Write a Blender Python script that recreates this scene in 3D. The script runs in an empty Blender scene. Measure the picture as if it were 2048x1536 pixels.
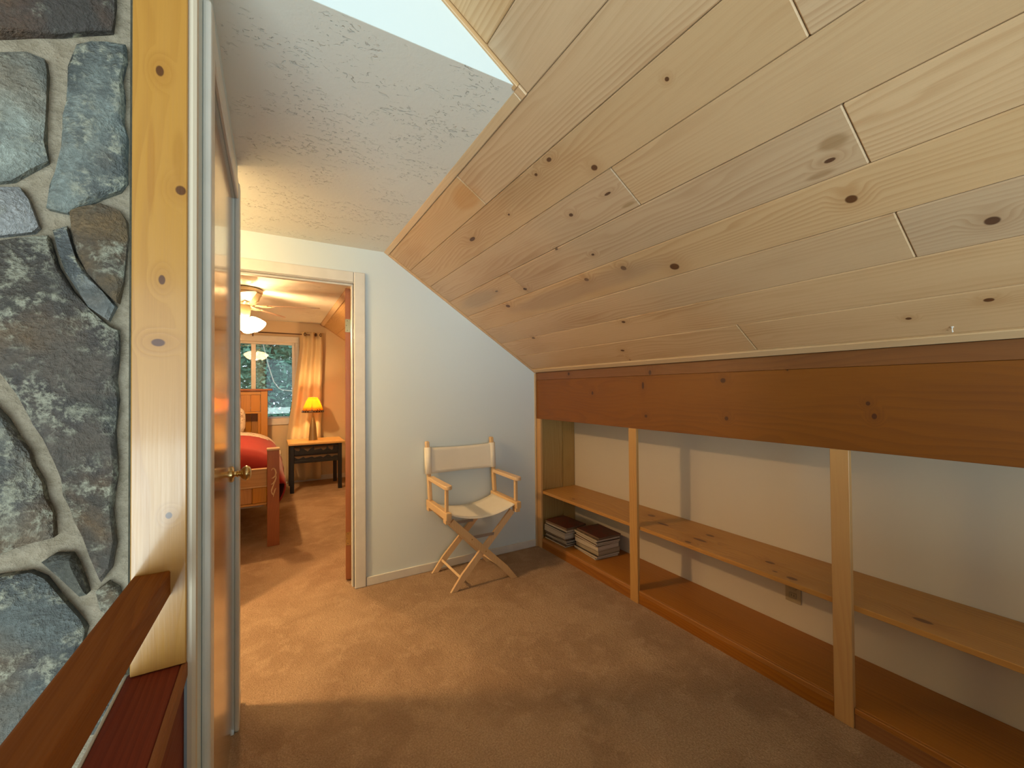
import bpy, bmesh, math, random
from mathutils import Vector, Matrix
PI = math.pi
sc = bpy.context.scene
COL = sc.collection
random.seed(11)

# ------------------------------------------------------------------ camera
def make_camera():
    yaw, pitch, roll, H = 0.528056, 0.0132486, -0.0079585, 1.307
    f = Vector((math.sin(yaw)*math.cos(pitch), math.cos(yaw)*math.cos(pitch), math.sin(pitch)))
    r = Vector((math.cos(yaw), -math.sin(yaw), 0))
    u = r.cross(f)
    c, s = math.cos(roll), math.sin(roll)
    r2 = c*r + s*u
    u2 = -s*r + c*u
    m = Matrix(((r2.x, u2.x, -f.x, 0), (r2.y, u2.y, -f.y, 0), (r2.z, u2.z, -f.z, H), (0, 0, 0, 1)))
    cd = bpy.data.cameras.new('camera')
    cd.sensor_width = 36
    cd.lens = 825.26*36/2048
    cd.clip_start = 0.02
    o = bpy.data.objects.new('camera', cd)
    COL.objects.link(o)
    o.matrix_world = m
    sc.camera = o
make_camera()

# ------------------------------------------------------------------ world, lights, exposure
sc.view_settings.view_transform = 'Standard'
sc.view_settings.look = 'None'
sc.view_settings.gamma = 1
sc.view_settings.use_curve_mapping = False
sc.view_settings.exposure = 0.0
w = bpy.data.worlds.new('world')
sc.world = w
w.use_nodes = True
w.node_tree.nodes['Background'].inputs[0].default_value = (0.72, 0.86, 1.0, 1)
w.node_tree.nodes['Background'].inputs[1].default_value = 2.2

def area(name, loc, rot, sx, sy, e, col):
    d = bpy.data.lights.new(name, 'AREA')
    d.shape = 'RECTANGLE'; d.size = sx; d.size_y = sy; d.energy = e; d.color = col
    o = bpy.data.objects.new(name, d); COL.objects.link(o)
    o.location = loc; o.rotation_euler = rot
    return o
def point(name, loc, e, col, r=0.05):
    d = bpy.data.lights.new(name, 'POINT')
    d.energy = e; d.color = col; d.shadow_soft_size = r
    o = bpy.data.objects.new(name, d); COL.objects.link(o); o.location = loc
    return o
# daylight through the tall windows at the end of the great room behind the loft
area('window_daylight', (-1.6, -4.5, -0.95), (PI/2, 0, 0), 5.0, 3.3, 480, (0.78, 0.97, 0.97))
LAMP = (1.0, 0.60, 0.27)
point('hall_bulb', (-0.78, 2.40, 2.10), 22, LAMP, 0.05)
hd = area('hall_downlight', (-0.78, 2.40, 2.085), (0, 0, 0), 0.12, 0.12, 34, LAMP)
hd.data.shape = 'DISK'

# ------------------------------------------------------------------ mesh helpers
class MB:
    def __init__(s): s.bm = bmesh.new()
    def box(s, x0, x1, y0, y1, z0, z1, bev=0, seg=1):
        vs = [s.bm.verts.new(p) for p in ((x0,y0,z0),(x1,y0,z0),(x1,y1,z0),(x0,y1,z0),(x0,y0,z1),(x1,y0,z1),(x1,y1,z1),(x0,y1,z1))]
        fs = [s.bm.faces.new([vs[i] for i in q]) for q in ((3,2,1,0),(4,5,6,7),(0,1,5,4),(1,2,6,5),(2,3,7,6),(3,0,4,7))]
        if bev:
            es = list({e for f in fs for e in f.edges})
            bmesh.ops.bevel(s.bm, geom=es, offset=bev, segments=seg, affect='EDGES', profile=0.5)
        return s
    def prism(s, pts, axis, a0, a1, bev=0):
        # pts 2D outline, extruded along axis; axis 0: (y,z)  1: (x,z)  2: (x,y)
        def P(p, a):
            return (a, p[0], p[1]) if axis == 0 else ((p[0], a, p[1]) if axis == 1 else (p[0], p[1], a))
        A = [s.bm.verts.new(P(p, a0)) for p in pts]
        B = [s.bm.verts.new(P(p, a1)) for p in pts]
        n = len(pts)
        fs = [s.bm.faces.new(A), s.bm.faces.new(B[::-1])]
        for i in range(n):
            fs.append(s.bm.faces.new((A[i], B[i], B[(i+1) % n], A[(i+1) % n])))
        if bev:
            es = list(set(fs[1].edges) | set(fs[0].edges))
            bmesh.ops.bevel(s.bm, geom=es, offset=bev, segments=2, affect='EDGES', profile=0.5)
        return s
    def tube(s, path, r, seg=10, cap=True):
        path = [Vector(p) for p in path]
        rs = r if isinstance(r, (list, tuple)) else [r]*len(path)
        rings = []
        up = None
        for i, p in enumerate(path):
            t = (path[min(i+1, len(path)-1)] - path[max(i-1, 0)]).normalized()
            if up is None:
                up = Vector((0, 0, 1)) if abs(t.z) < 0.9 else Vector((1, 0, 0))
            a = t.cross(up).normalized()
            b = t.cross(a).normalized()
            up = a.cross(t) if a.cross(t).length else up
            rings.append([s.bm.verts.new(p + rs[i]*(math.cos(2*PI*k/seg)*a + math.sin(2*PI*k/seg)*b)) for k in range(seg)])
        for i in range(len(rings)-1):
            for k in range(seg):
                s.bm.faces.new((rings[i][k], rings[i][(k+1) % seg], rings[i+1][(k+1) % seg], rings[i+1][k]))
        if cap:
            s.bm.faces.new(rings[0][::-1]); s.bm.faces.new(rings[-1])
        return s
    def lathe(s, prof, c=(0, 0, 0), seg=24, axis=2, cap=True):
        def P(r, h, a):
            x, y = r*math.cos(a), r*math.sin(a)
            v = (x, y, h) if axis == 2 else ((h, x, y) if axis == 0 else (x, h, y))
            return (c[0]+v[0], c[1]+v[1], c[2]+v[2])
        rings = [[s.bm.verts.new(P(max(r, 1e-4), h, 2*PI*k/seg)) for k in range(seg)] for r, h in prof]
        for i in range(len(rings)-1):
            for k in range(seg):
                s.bm.faces.new((rings[i][k], rings[i][(k+1) % seg], rings[i+1][(k+1) % seg], rings[i+1][k]))
        if cap:
            s.bm.faces.new(rings[0][::-1]); s.bm.faces.new(rings[-1])
        return s
    def bar(s, a, b, w, t, nrm, bev=0):
        # flat bar from a to b: width w in the plane, thickness t along nrm
        a, b, n = Vector(a), Vector(b), Vector(nrm).normalized()
        d = (b-a).normalized(); q = d.cross(n).normalized()
        vs = []
        for p in (a, b):
            for (i, j) in ((-1, -1), (1, -1), (1, 1), (-1, 1)):
                vs.append(s.bm.verts.new(p + q*(w/2*i) + n*(t/2*j)))
        fs = [s.bm.faces.new([vs[i] for i in f]) for f in ((3,2,1,0),(4,5,6,7),(0,1,5,4),(1,2,6,5),(2,3,7,6),(3,0,4,7))]
        if bev:
            bmesh.ops.bevel(s.bm, geom=list({e for f in fs for e in f.edges}), offset=bev, segments=1, affect='EDGES')
        return s
    def grid(s, fn, nu, nv):
        V = [[s.bm.verts.new(fn(i/nu, j/nv)) for j in range(nv+1)] for i in range(nu+1)]
        for i in range(nu):
            for j in range(nv):
                s.bm.faces.new((V[i][j], V[i+1][j], V[i+1][j+1], V[i][j+1]))
        return s
    def build(s, name, mat, parent=None, loc=(0, 0, 0), rot=(0, 0, 0), smooth=False, solid=0, sub=0, color=None):
        bmesh.ops.recalc_face_normals(s.bm, faces=s.bm.faces)
        me = bpy.data.meshes.new(name)
        s.bm.to_mesh(me); s.bm.free()
        if smooth:
            for p in me.polygons: p.use_smooth = True
        o = bpy.data.objects.new(name, me)
        COL.objects.link(o)
        me.materials.append(mat)
        o.location = loc; o.rotation_euler = rot
        if parent: o.parent = parent
        if solid:
            m = o.modifiers.new('solid', 'SOLIDIFY'); m.thickness = solid; m.offset = 0
        if sub:
            m = o.modifiers.new('sub', 'SUBSURF'); m.levels = sub; m.render_levels = sub
        if smooth and not sub:
            try: me.set_sharp_from_angle(angle=math.radians(40))
            except Exception: pass
        if color: o.color = (*color, 1)
        return o
def box(*a, **k):
    m = MB(); return m.box(*a, **k)
def tag(o, label, cat, group=None, kind=None):
    o['label'] = label; o['category'] = cat
    if group: o['group'] = group
    if kind: o['kind'] = kind
    return o
def struct(o, label, cat=None):
    o['kind'] = 'structure'; o['label'] = label
    if cat: o['category'] = cat
    return o
def empty(name, loc=(0, 0, 0), rot=(0, 0, 0), parent=None):
    o = bpy.data.objects.new(name, None); COL.objects.link(o)
    o.location = loc; o.rotation_euler = rot; o.empty_display_size = 0.1
    if parent: o.parent = parent
    return o

# ------------------------------------------------------------------ node helper
class NT:
    def __init__(s, name):
        s.m = bpy.data.materials.new(name); s.m.use_nodes = True
        s.t = s.m.node_tree
        s.b = s.t.nodes['Principled BSDF']
        s.out = s.t.nodes['Material Output']
    def n(s, typ, **k):
        d = s.t.nodes.new('ShaderNode' + typ)
        for a, v in k.items(): setattr(d, a, v)
        return d
    def L(s, a, b): s.t.links.new(a, b)
    def put(s, sock, v):
        if isinstance(v, bpy.types.NodeSocket): s.L(v, sock)
        else: sock.default_value = v
    def math(s, op, a, b=0.0, clamp=False):
        d = s.n('Math', operation=op, use_clamp=clamp)
        s.put(d.inputs[0], a); s.put(d.inputs[1], b); return d.outputs[0]
    def vmath(s, op, a, b=(0, 0, 0)):
        d = s.n('VectorMath', operation=op)
        s.put(d.inputs[0], a)
        if op == 'SCALE': s.put(d.inputs[3], b)
        else: s.put(d.inputs[1], b)
        return d.outputs['Value'] if op in ('LENGTH', 'DISTANCE', 'DOT_PRODUCT') else d.outputs[0]
    def noise(s, vec, scale, detail=2, rough=0.5, dist=0):
        d = s.n('TexNoise'); s.put(d.inputs['Vector'], vec)
        d.inputs['Scale'].default_value = scale; d.inputs['Detail'].default_value = detail
        d.inputs['Roughness'].default_value = rough; d.inputs['Distortion'].default_value = dist
        return d.outputs['Fac']
    def rng(s, v, a, b, c=0, d=1, smooth=True):
        n = s.n('MapRange'); n.interpolation_type = 'SMOOTHSTEP' if smooth else 'LINEAR'
        s.put(n.inputs[0], v)
        for i, x in zip((1, 2, 3, 4), (a, b, c, d)): n.inputs[i].default_value = x
        return n.outputs[0]
    def mix(s, f, a, b, typ='MIX'):
        n = s.n('Mix', data_type='RGBA', blend_type=typ)
        s.put(n.inputs[0], f)
        for i, v in ((6, a), (7, b)):
            s.put(n.inputs[i], (*v, 1) if isinstance(v, tuple) and len(v) == 3 else v)
        return n.outputs[2]
    def bump(s, h, strength=0.3, dist=0.01):
        n = s.n('Bump'); n.inputs['Strength'].default_value = strength; n.inputs['Distance'].default_value = dist
        s.L(h, n.inputs['Height']); s.L(n.outputs[0], s.b.inputs['Normal'])
    def obj(s): return s.n('TexCoord').outputs['Object']
    def pos(s): return s.n('NewGeometry').outputs['Position']
    def rand(s): return s.n('ObjectInfo').outputs['Random']
    def comb(s, x, y, z):
        n = s.n('CombineXYZ')
        for i, v in enumerate((x, y, z)): s.put(n.inputs[i], v)
        return n.outputs[0]
    def sep(s, v):
        n = s.n('SeparateXYZ'); s.L(v, n.inputs[0]); return n.outputs
    def base(s, c, rough=0.5, spec=None, coat=0):
        s.put(s.b.inputs['Base Color'], (*c, 1) if isinstance(c, tuple) else c)
        s.put(s.b.inputs['Roughness'], rough)
        if spec is not None: s.b.inputs['Specular IOR Level'].default_value = spec
        if coat:
            s.b.inputs['Coat Weight'].default_value = coat; s.b.inputs['Coat Roughness'].default_value = 0.12
        return s

def plain(name, c, rough=0.5, metal=0.0, spec=None, bump=0, bscale=200):
    t = NT(name)
    v = t.noise(t.obj(), 14, 3)
    t.base(t.mix(t.rng(v, 0.3, 0.7, 0, 0.35), c, tuple(x*0.82 for x in c)), rough, spec)
    t.b.inputs['Metallic'].default_value = metal
    if bump: t.bump(t.noise(t.obj(), bscale, 2), bump, 0.002)
    return t.m

def wood(name, light, dark, axis=1, freq=55, warp=9.0, contrast=0.55, rough=0.42, vary=0.18, rk=0.0, knots=(), kcol=(0.07, 0.02, 0.006), coat=0, spec=None, grain=1.0, stains=(), kax=0):
    """plain-sawn wood; grain runs along the object's own axis (0,1,2). knots: (along, across, r_along, r_across)"""
    t = NT(name)
    raw = t.obj()
    rnd = t.rand()
    off = t.vmath('SCALE', t.comb(1.0, 0.61, 0.37), t.math('MULTIPLY', rnd, 23.0))
    v = t.vmath('ADD', raw, off)
    S = t.sep(v); R = t.sep(raw)
    al = S[axis]; ac = [S[i] for i in range(3) if i != axis]
    ral = R[axis]; rac = [R[i] for i in range(3) if i != axis]
    acr = t.math('ADD', ac[0], t.math('MULTIPLY', ac[1], 0.8))
    low = t.noise(t.comb(t.math('MULTIPLY', al, 1.1), t.math('MULTIPLY', acr, 7.0), 0.0), 1.0, 2, 0.45)
    tt = t.math('ADD', t.math('MULTIPLY', acr, freq), t.math('MULTIPLY', low, warp))
    # knots bend the rings
    kmask = None
    halo = None
    for (ka, kc, ra, rc) in knots:
        dv = t.comb(t.math('DIVIDE', t.math('SUBTRACT', ral, ka), ra), t.math('DIVIDE', t.math('SUBTRACT', rac[kax], kc), rc), 0.0)
        d = t.vmath('LENGTH', dv)
        k = t.rng(d, 1.15, 0.8)
        h = t.rng(d, 5.0, 0.8)
        kmask = k if kmask is None else t.math('MAXIMUM', kmask, k)
        halo = h if halo is None else t.math('MAXIMUM', halo, h)
    if rk:
        vo = t.n('TexVoronoi'); vo.inputs['Scale'].default_value = 1.0
        t.L(t.comb(t.math('MULTIPLY', al, 2.6), t.math('MULTIPLY', acr, 4.0), 0.0), vo.inputs['Vector'])
        dd = t.math('ADD', vo.outputs['Distance'], t.math('MULTIPLY', t.math('LESS_THAN', t.sep(vo.outputs['Color'])[0], 0.45), 2.0))
        k = t.rng(dd, rk*1.25, rk*0.8); h = t.rng(dd, rk*5, rk*0.8)
        kmask = k if kmask is None else t.math('MAXIMUM', kmask, k)
        halo = h if halo is None else t.math('MAXIMUM', halo, h)
    if halo is not None:
        tt = t.math('ADD', tt, t.math('MULTIPLY', halo, 2.2))
    fr = t.math('FRACT', tt)
    ring = t.math('MULTIPLY', t.rng(fr, 0.15, 0.92), t.rng(fr, 1.0, 0.92))
    fib = t.noise(t.comb(t.math('MULTIPLY', al, 9.0), t.math('MULTIPLY', acr, 420.0), t.math('MULTIPLY', ac[1], 420.0)), 1.0, 2)
    blot = t.noise(t.comb(t.math('MULTIPLY', al, 1.6), t.math('MULTIPLY', acr, 5.0), 3.0), 1.0, 3)
    vis = t.rng(t.noise(t.comb(t.math('MULTIPLY', al, 0.8), t.math('MULTIPLY', acr, 6.0), 8.0), 1.0, 1), 0.35, 0.62, 0.15, 1.0)
    f = t.math('MULTIPLY', t.math('MULTIPLY', ring, vis), contrast)
    f = t.math('ADD', f, t.math('MULTIPLY', t.math('SUBTRACT', fib, 0.5), 0.35*grain))
    f = t.math('ADD', f, t.rng(blot, 0.45, 0.8, 0, 0.35), True)
    c = t.mix(f, light, dark)
    if halo is not None:
        c = t.mix(t.math('MULTIPLY', halo, 0.3), c, dark)
        c = t.mix(t.math('MULTIPLY', kmask, 0.9), c, kcol)
    for (a0, c0, ra, rc, col, amt) in stains:
        dv = t.comb(t.math('DIVIDE', t.math('SUBTRACT', ral, a0), ra), t.math('DIVIDE', t.math('SUBTRACT', rac[kax], c0), rc), 0.0)
        d = t.math('ADD', t.vmath('LENGTH', dv), t.math('MULTIPLY', t.math('SUBTRACT', blot, 0.5), 1.2))
        c = t.mix(t.rng(d, 1.1, 0.5, 0, amt), c, col)
    hv = t.n('HueSaturation')
    t.L(c, hv.inputs['Color'])
    t.L(t.rng(rnd, 0, 1, 1-vary, 1+vary, False), hv.inputs['Value'])
    t.L(t.rng(t.math('FRACT', t.math('MULTIPLY', rnd, 7.3)), 0, 1, 0.9, 1.08, False), hv.inputs['Saturation'])
    t.base(hv.outputs[0], t.rng(fib, 0.2, 0.8, rough-0.06, rough+0.08), spec, coat)
    t.bump(t.math('ADD', fib, t.math('MULTIPLY', ring, 0.6)), 0.06, 0.002)
    return t.m

# ------------------------------------------------------------------ materials
def mat_carpet():
    t = NT('carpet')
    p = t.pos()
    big = t.noise(p, 2.3, 4, 0.6, 0.6)
    mid = t.noise(p, 9, 3, 0.6, 0.4)
    fine = t.noise(p, 160, 3, 0.7)
    tuft = t.noise(p, 70, 2, 0.6)
    c = t.mix(t.rng(big, 0.36, 0.64), (0.46, 0.31, 0.20), (0.60, 0.425, 0.28))
    c = t.mix(t.rng(mid, 0.48, 0.68, 0, 0.6), c, (0.66, 0.475, 0.32))
    c = t.mix(t.rng(fine, 0.35, 0.7, 0.5, 0.0), c, (0.23, 0.14, 0.07))
    t.base(c, 0.95, 0.1)
    t.bump(t.math('ADD', t.math('ADD', fine, tuft), t.math('MULTIPLY', mid, 0.9)), 0.8, 0.012)
    return t.m
def mat_paint(name, c, tex=0.05):
    t = NT(name)
    n = t.noise(t.pos(), 60, 3)
    t.base(t.mix(t.rng(t.noise(t.pos(), 1.5, 2), 0.3, 0.7, 0, 0.15), c, tuple(x*0.92 for x in c)), 0.55, 0.3)
    t.bump(n, tex, 0.004)
    return t.m
def mat_knockdown():
    t = NT('knockdown_plaster')
    p = t.pos()
    q = t.vmath('MULTIPLY', p, (1.0, 1.7, 1.0))
    a = t.rng(t.noise(q, 34, 4, 0.65, 1.4), 0.58, 0.68)
    b = t.rng(t.noise(q, 5, 2, 0.5), 0.42, 0.6)
    h = t.math('MULTIPLY', a, b)
    t.base((0.76, 0.76, 0.70), 0.6, 0.35)
    t.bump(t.math('SUBTRACT', t.math('MULTIPLY', t.noise(p, 70, 2), 0.12), h), 0.9, 0.0055)
    return t.m
def mat_stone():
    t = NT('fieldstone')
    o = t.obj(); oc = t.n('ObjectInfo')
    off = t.vmath('SCALE', t.comb(1.0, 0.7, 0.45), t.math('MULTIPLY', oc.outputs['Random'], 17.0))
    v = t.vmath('ADD', o, off)
    n1 = t.noise(v, 9, 5, 0.65, 0.25)
    n2 = t.noise(v, 30, 6, 0.78, 0.1)
    n3 = t.noise(v, 6, 3, 0.5)
    c = t.mix(t.rng(n1, 0.38, 0.62), oc.outputs['Color'], t.mix(0.6, oc.outputs['Color'], (0.05, 0.05, 0.06)))
    c = t.mix(t.math('MULTIPLY', t.rng(n3, 0.48, 0.7), 0.55), c, (0.22, 0.125, 0.05))
    c = t.mix(t.math('MULTIPLY', t.rng(t.noise(v, 4.2, 3, 0.6, 0.6), 0.5, 0.62), 0.6), c, (0.05, 0.058, 0.062))
    li = t.math('MULTIPLY', t.rng(n2, 0.46, 0.60), t.rng(n1, 0.42, 0.56))
    c = t.mix(t.math('MULTIPLY', li, 0.75), c, (0.42, 0.42, 0.33))
    n4 = t.noise(v, 120, 3, 0.7)
    c = t.mix(t.rng(n4, 0.4, 0.7, 0.35, 0.0), c, (0.04, 0.04, 0.035))
    t.base(c, 0.75, 0.3)
    t.bump(t.math('ADD', t.math('ADD', n1, t.math('MULTIPLY', n4, 0.5)), n2), 0.7, 0.02)
    return t.m
def mat_mortar():
    t = NT('mortar')
    n = t.noise(t.pos(), 40, 5, 0.7)
    t.base(t.mix(t.rng(n, 0.3, 0.7), (0.23, 0.19, 0.135), (0.33, 0.28, 0.21)), 0.9, 0.2)
    t.bump(t.math('ADD', n, t.noise(t.pos(), 9, 3)), 0.7, 0.02)
    return t.m
def mat_cloth(name, c, scale=700, c2=None, pat=None):
    t = NT(name)
    o = t.obj()
    n = t.noise(o, scale, 2)
    col = t.mix(t.rng(t.noise(o, 5, 3), 0.3, 0.7, 0, 0.25), c, tuple(x*0.8 for x in c))
    if pat:
        col = t.mix(t.rng(t.noise(o, pat, 2, 0.5, 1.0), 0.58, 0.62), col, c2)
    t.base(col, 0.9, 0.15)
    t.b.inputs['Sheen Weight'].default_value = 0.15
    t.bump(n, 0.25, 0.002)
    return t.m

# knots of the sloped ceiling: (along = y, across = s, r_along, r_across)
KN = [(0.719,1.219,.006,.006),(1.211,1.254,.012,.008),(1.080,1.136,.013,.011),(1.311,1.242,.008,.006),(1.609,1.182,.007,.005),
      (0.495,0.668,.014,.013),(0.273,0.475,.014,.013),(1.090,0.627,.020,.017),(1.305,0.701,.014,.013),(1.542,0.709,.014,.011),
      (1.998,0.789,.018,.010),(1.321,1.031,.011,.008),(0.497,0.805,.013,.006),(1.981,1.193,.030,.010),(0.326,0.187,.011,.008),
      (0.507,0.146,.008,.006),(1.572,0.380,.012,.008),(1.769,0.153,.014,.009),(1.787,0.047,.006,.018),(1.541,0.925,.010,.006),
      (2.298,0.719,.022,.013),(1.387,0.823,.009,.006),(2.413,0.396,.02,.008),(1.11,1.03,.016,.005),(2.25,0.85,.016,.006)]
KS = [(0.475,0.85,.035,.022,(0.26,0.13,0.03),0.55),(0.53,0.775,.04,.012,(0.28,0.14,0.04),0.5),(1.7,0.665,.75,.07,(0.30,0.20,0.13),0.45),
      (2.5,0.85,.3,.07,(0.28,0.25,0.2),0.4),(1.07,0.955,.035,.008,(0.3,0.17,0.05),0.6),(1.73,1.36,.12,.06,(0.45,0.2,0.05),0.4)]
FK = [(0.738, 1.324, 0.009, 0.022), (0.231, 1.343, 0.014, 0.012), (-0.339, 1.244, 0.007, 0.008), (-0.357, 1.197, 0.008, 0.011), (0.216, 1.157, 0.01, 0.01), (0.718, 1.143, 0.01, 0.009), (1.188, 1.278, 0.01, 0.012), (0.684, 1.4, 0.01, 0.014), (-0.063, 1.381, 0.004, 0.004), (1.45, 1.42, 0.012, 0.012)]
SK = [(0.478, 0.242, 0.0252, 0.014), (0.479, 0.049, 0.0196, 0.0112), (0.103, 0.152, 0.0224, 0.014), (-0.038, 0.06, 0.0224, 0.014), (0.91, 0.255, 0.028, 0.0196), (0.754, 0.179, 0.042, 0.014), (0.464, 0.131, 0.042, 0.014), (1.506, 0.078, 0.014, 0.0098), (0.038, 0.07, 0.0112, 0.007), (-0.45, 0.1, 0.028, 0.014)]
M = {}
M['carpet'] = mat_carpet()
M['paint'] = mat_paint('wall_paint', (0.69, 0.78, 0.80))
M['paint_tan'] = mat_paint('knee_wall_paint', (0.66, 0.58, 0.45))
M['paint_warm'] = mat_paint('bedroom_paint', (0.72, 0.58, 0.38))
M['trimwhite'] = plain('white_gloss_paint', (0.72, 0.71, 0.66), 0.32)
M['plaster'] = mat_knockdown()
M['ceil_pine'] = wood('ceiling_pine', (0.57, 0.385, 0.215), (0.38, 0.20, 0.08), axis=1, freq=62, warp=10, contrast=0.42, rough=0.42, vary=0.10, knots=KN, stains=KS)
M['bed_pine_slope'] = wood('bedroom_slope_pine', (0.56, 0.38, 0.19), (0.40, 0.22, 0.08), axis=1, freq=50, vary=0.1, rk=0.05)
M['pine_x'] = wood('pine_x', (0.56, 0.36, 0.16), (0.40, 0.2, 0.06), axis=0, vary=0.08)
M['pine_y'] = wood('pine_y', (0.52, 0.25, 0.048), (0.32, 0.115, 0.014), axis=1, vary=0.08, contrast=0.4, knots=SK, kcol=(0.14, 0.045, 0.01))
M['pine_z'] = wood('pine_z', (0.56, 0.305, 0.085), (0.42, 0.18, 0.035), axis=2, vary=0.08, contrast=0.4)
M['pine_panel'] = wood('pine_panel', (0.46, 0.29, 0.09), (0.34, 0.18, 0.04), axis=2, vary=0.1, rk=0.05)
M['trim_pine_y'] = wood('trim_pine_y', (0.62, 0.45, 0.27), (0.5, 0.3, 0.14), axis=1, vary=0.03, contrast=0.3)
M['trim_pine_x'] = wood('trim_pine_x', (0.60, 0.40, 0.22), (0.48, 0.27, 0.12), axis=0, vary=0.03, contrast=0.3)
M['trim_pine_z'] = wood('trim_pine_z', (0.60, 0.42, 0.22), (0.48, 0.28, 0.12), axis=2, vary=0.03, contrast=0.3)
M['fascia'] = wood('stained_fascia', (0.215, 0.073, 0.009), (0.135, 0.038, 0.004), axis=1, freq=40, contrast=0.3, rough=0.5, vary=0.06, kax=1, kcol=(0.05, 0.010, 0.003), knots=FK)
M['kick'] = wood('stained_kick', (0.34, 0.13, 0.025), (0.2, 0.065, 0.012), axis=1, contrast=0.5, rough=0.5, vary=0.05, rk=0.05, kcol=(0.05, 0.01, 0.003))
M['base_shelf'] = wood('base_shelf_pine', (0.42, 0.165, 0.025), (0.27, 0.09, 0.012), axis=1, contrast=0.5, rough=0.4, vary=0.05, rk=0.05, kcol=(0.06, 0.015, 0.004))
M['rail'] = wood('stained_rail', (0.30, 0.09, 0.010), (0.16, 0.038, 0.004), axis=1, freq=80, contrast=0.5, rough=0.62, spec=0.2, vary=0.08)
M['ledge'] = wood('stained_ledge', (0.22, 0.028, 0.004), (0.12, 0.013, 0.002), axis=1, freq=70, contrast=0.4, rough=0.62, spec=0.2, vary=0.05)
M['board'] = wood('varnished_board', (0.46, 0.225, 0.036), (0.33, 0.135, 0.015), axis=2, freq=45, contrast=0.35, rough=0.34, vary=0.02, coat=0.5,
                  knots=[(1.901,-0.178,.010,.006),(1.686,-0.147,.009,.008),(1.514,-0.174,.009,.005),(1.398,-0.179,.007,.010),(1.080,-0.163,.006,.005)],
                  stains=[(1.72,-0.19,.09,.006,(0.36,0.15,0.02),0.5),(1.75,-0.15,.05,.01,(0.36,0.16,0.02),0.5)])
M['door'] = wood('varnished_birch_door', (0.50, 0.26, 0.075), (0.36, 0.155, 0.035), axis=2, freq=22, warp=14, contrast=0.4, rough=0.2, vary=0.03, coat=1.0)
M['door_red'] = wood('door_edge_wood', (0.36, 0.10, 0.013), (0.25, 0.06, 0.008), axis=2, freq=40, contrast=0.3, rough=0.4, vary=0.03)
M['chair'] = wood('chair_beech', (0.74, 0.51, 0.27), (0.56, 0.34, 0.15), axis=2, freq=70, contrast=0.25, rough=0.4, vary=0.06)
M['canvas'] = mat_cloth('natural_canvas', (0.82, 0.78, 0.66))
M['brass'] = plain('polished_brass', (0.72, 0.52, 0.24), 0.22, 1.0)
M['steel'] = plain('zinc_steel', (0.45, 0.47, 0.5), 0.4, 1.0)
M['bronze'] = plain('dark_bronze', (0.10, 0.05, 0.03), 0.4, 0.6)
M['black'] = plain('black_metal', (0.012, 0.012, 0.013), 0.45)
M['stone'] = mat_stone()
M['mortar'] = mat_mortar()
def mat_pages():
    t = NT('paper_pages')
    o = t.obj()
    z = t.sep(o)[2]
    ln = t.noise(t.comb(t.math('MULTIPLY', t.sep(o)[0], 3.0), t.math('MULTIPLY', t.sep(o)[1], 3.0), t.math('MULTIPLY', z, 600.0)), 1.0, 2)
    c = t.n('ObjectInfo').outputs['Color']
    t.base(t.mix(t.rng(ln, 0.4, 0.7, 0.0, 0.55), c, (0.12, 0.08, 0.05)), 0.8)
    return t.m
M['pages'] = mat_pages()
M['stitch'] = plain('pale_stitching', (0.7, 0.6, 0.45), 0.8)
M['outlet'] = plain('almond_plastic', (0.42, 0.33, 0.2), 0.4)
M['bedwood'] = wood('honey_bed_pine', (0.50, 0.22, 0.035), (0.34, 0.12, 0.015), axis=2, freq=45, contrast=0.4, rough=0.4, vary=0.08)
M['bedwood_x'] = wood('honey_bed_pine_x', (0.52, 0.25, 0.045), (0.36, 0.14, 0.02), axis=0, freq=45, contrast=0.4, rough=0.4, vary=0.08)
M['carve'] = plain('bleached_carving', (0.66, 0.45, 0.24), 0.6)
M['quilt'] = mat_cloth('red_quilt', (0.31, 0.025, 0.018), 90)
M['floral'] = mat_cloth('floral_cotton', (0.74, 0.62, 0.5), 700, (0.28, 0.14, 0.09), 34)
M['curtain'] = mat_cloth('cream_curtain', (0.72, 0.58, 0.36), 500)
M['tabletop'] = wood('honey_tabletop', (0.62, 0.36, 0.10), (0.48, 0.24, 0.06), axis=0, freq=40, contrast=0.3, rough=0.3, vary=0.02)
M['fan'] = plain('cream_enamel', (0.42, 0.34, 0.22), 0.4)
M['blade'] = plain('fan_blade', (0.62, 0.42, 0.3), 0.4)
M['lampbase'] = plain('carved_bronze', (0.34, 0.25, 0.13), 0.35, 0.6, bump=0.6, bscale=40)
def mat_cover():
    t = NT('magazine_cover')
    oc = t.n('ObjectInfo').outputs['Color']
    n = t.noise(t.obj(), 28, 3, 0.6, 0.5)
    t.base(t.mix(t.rng(n, 0.45, 0.6, 0, 0.6), oc, (0.05, 0.035, 0.025)), 0.35)
    return t.m
M['cover'] = mat_cover()
def mat_emit(name, c, s):
    t = NT(name); t.base((0.9, 0.85, 0.75), 0.4)
    t.b.inputs['Emission Color'].default_value = (*c, 1); t.b.inputs['Emission Strength'].default_value = s
    return t.m
M['glow'] = mat_emit('lit_glass_shade', (1.0, 0.62, 0.28), 34.0)
M['bulb'] = mat_emit('lit_bulb', (1.0, 0.66, 0.32), 12.0)
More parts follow.
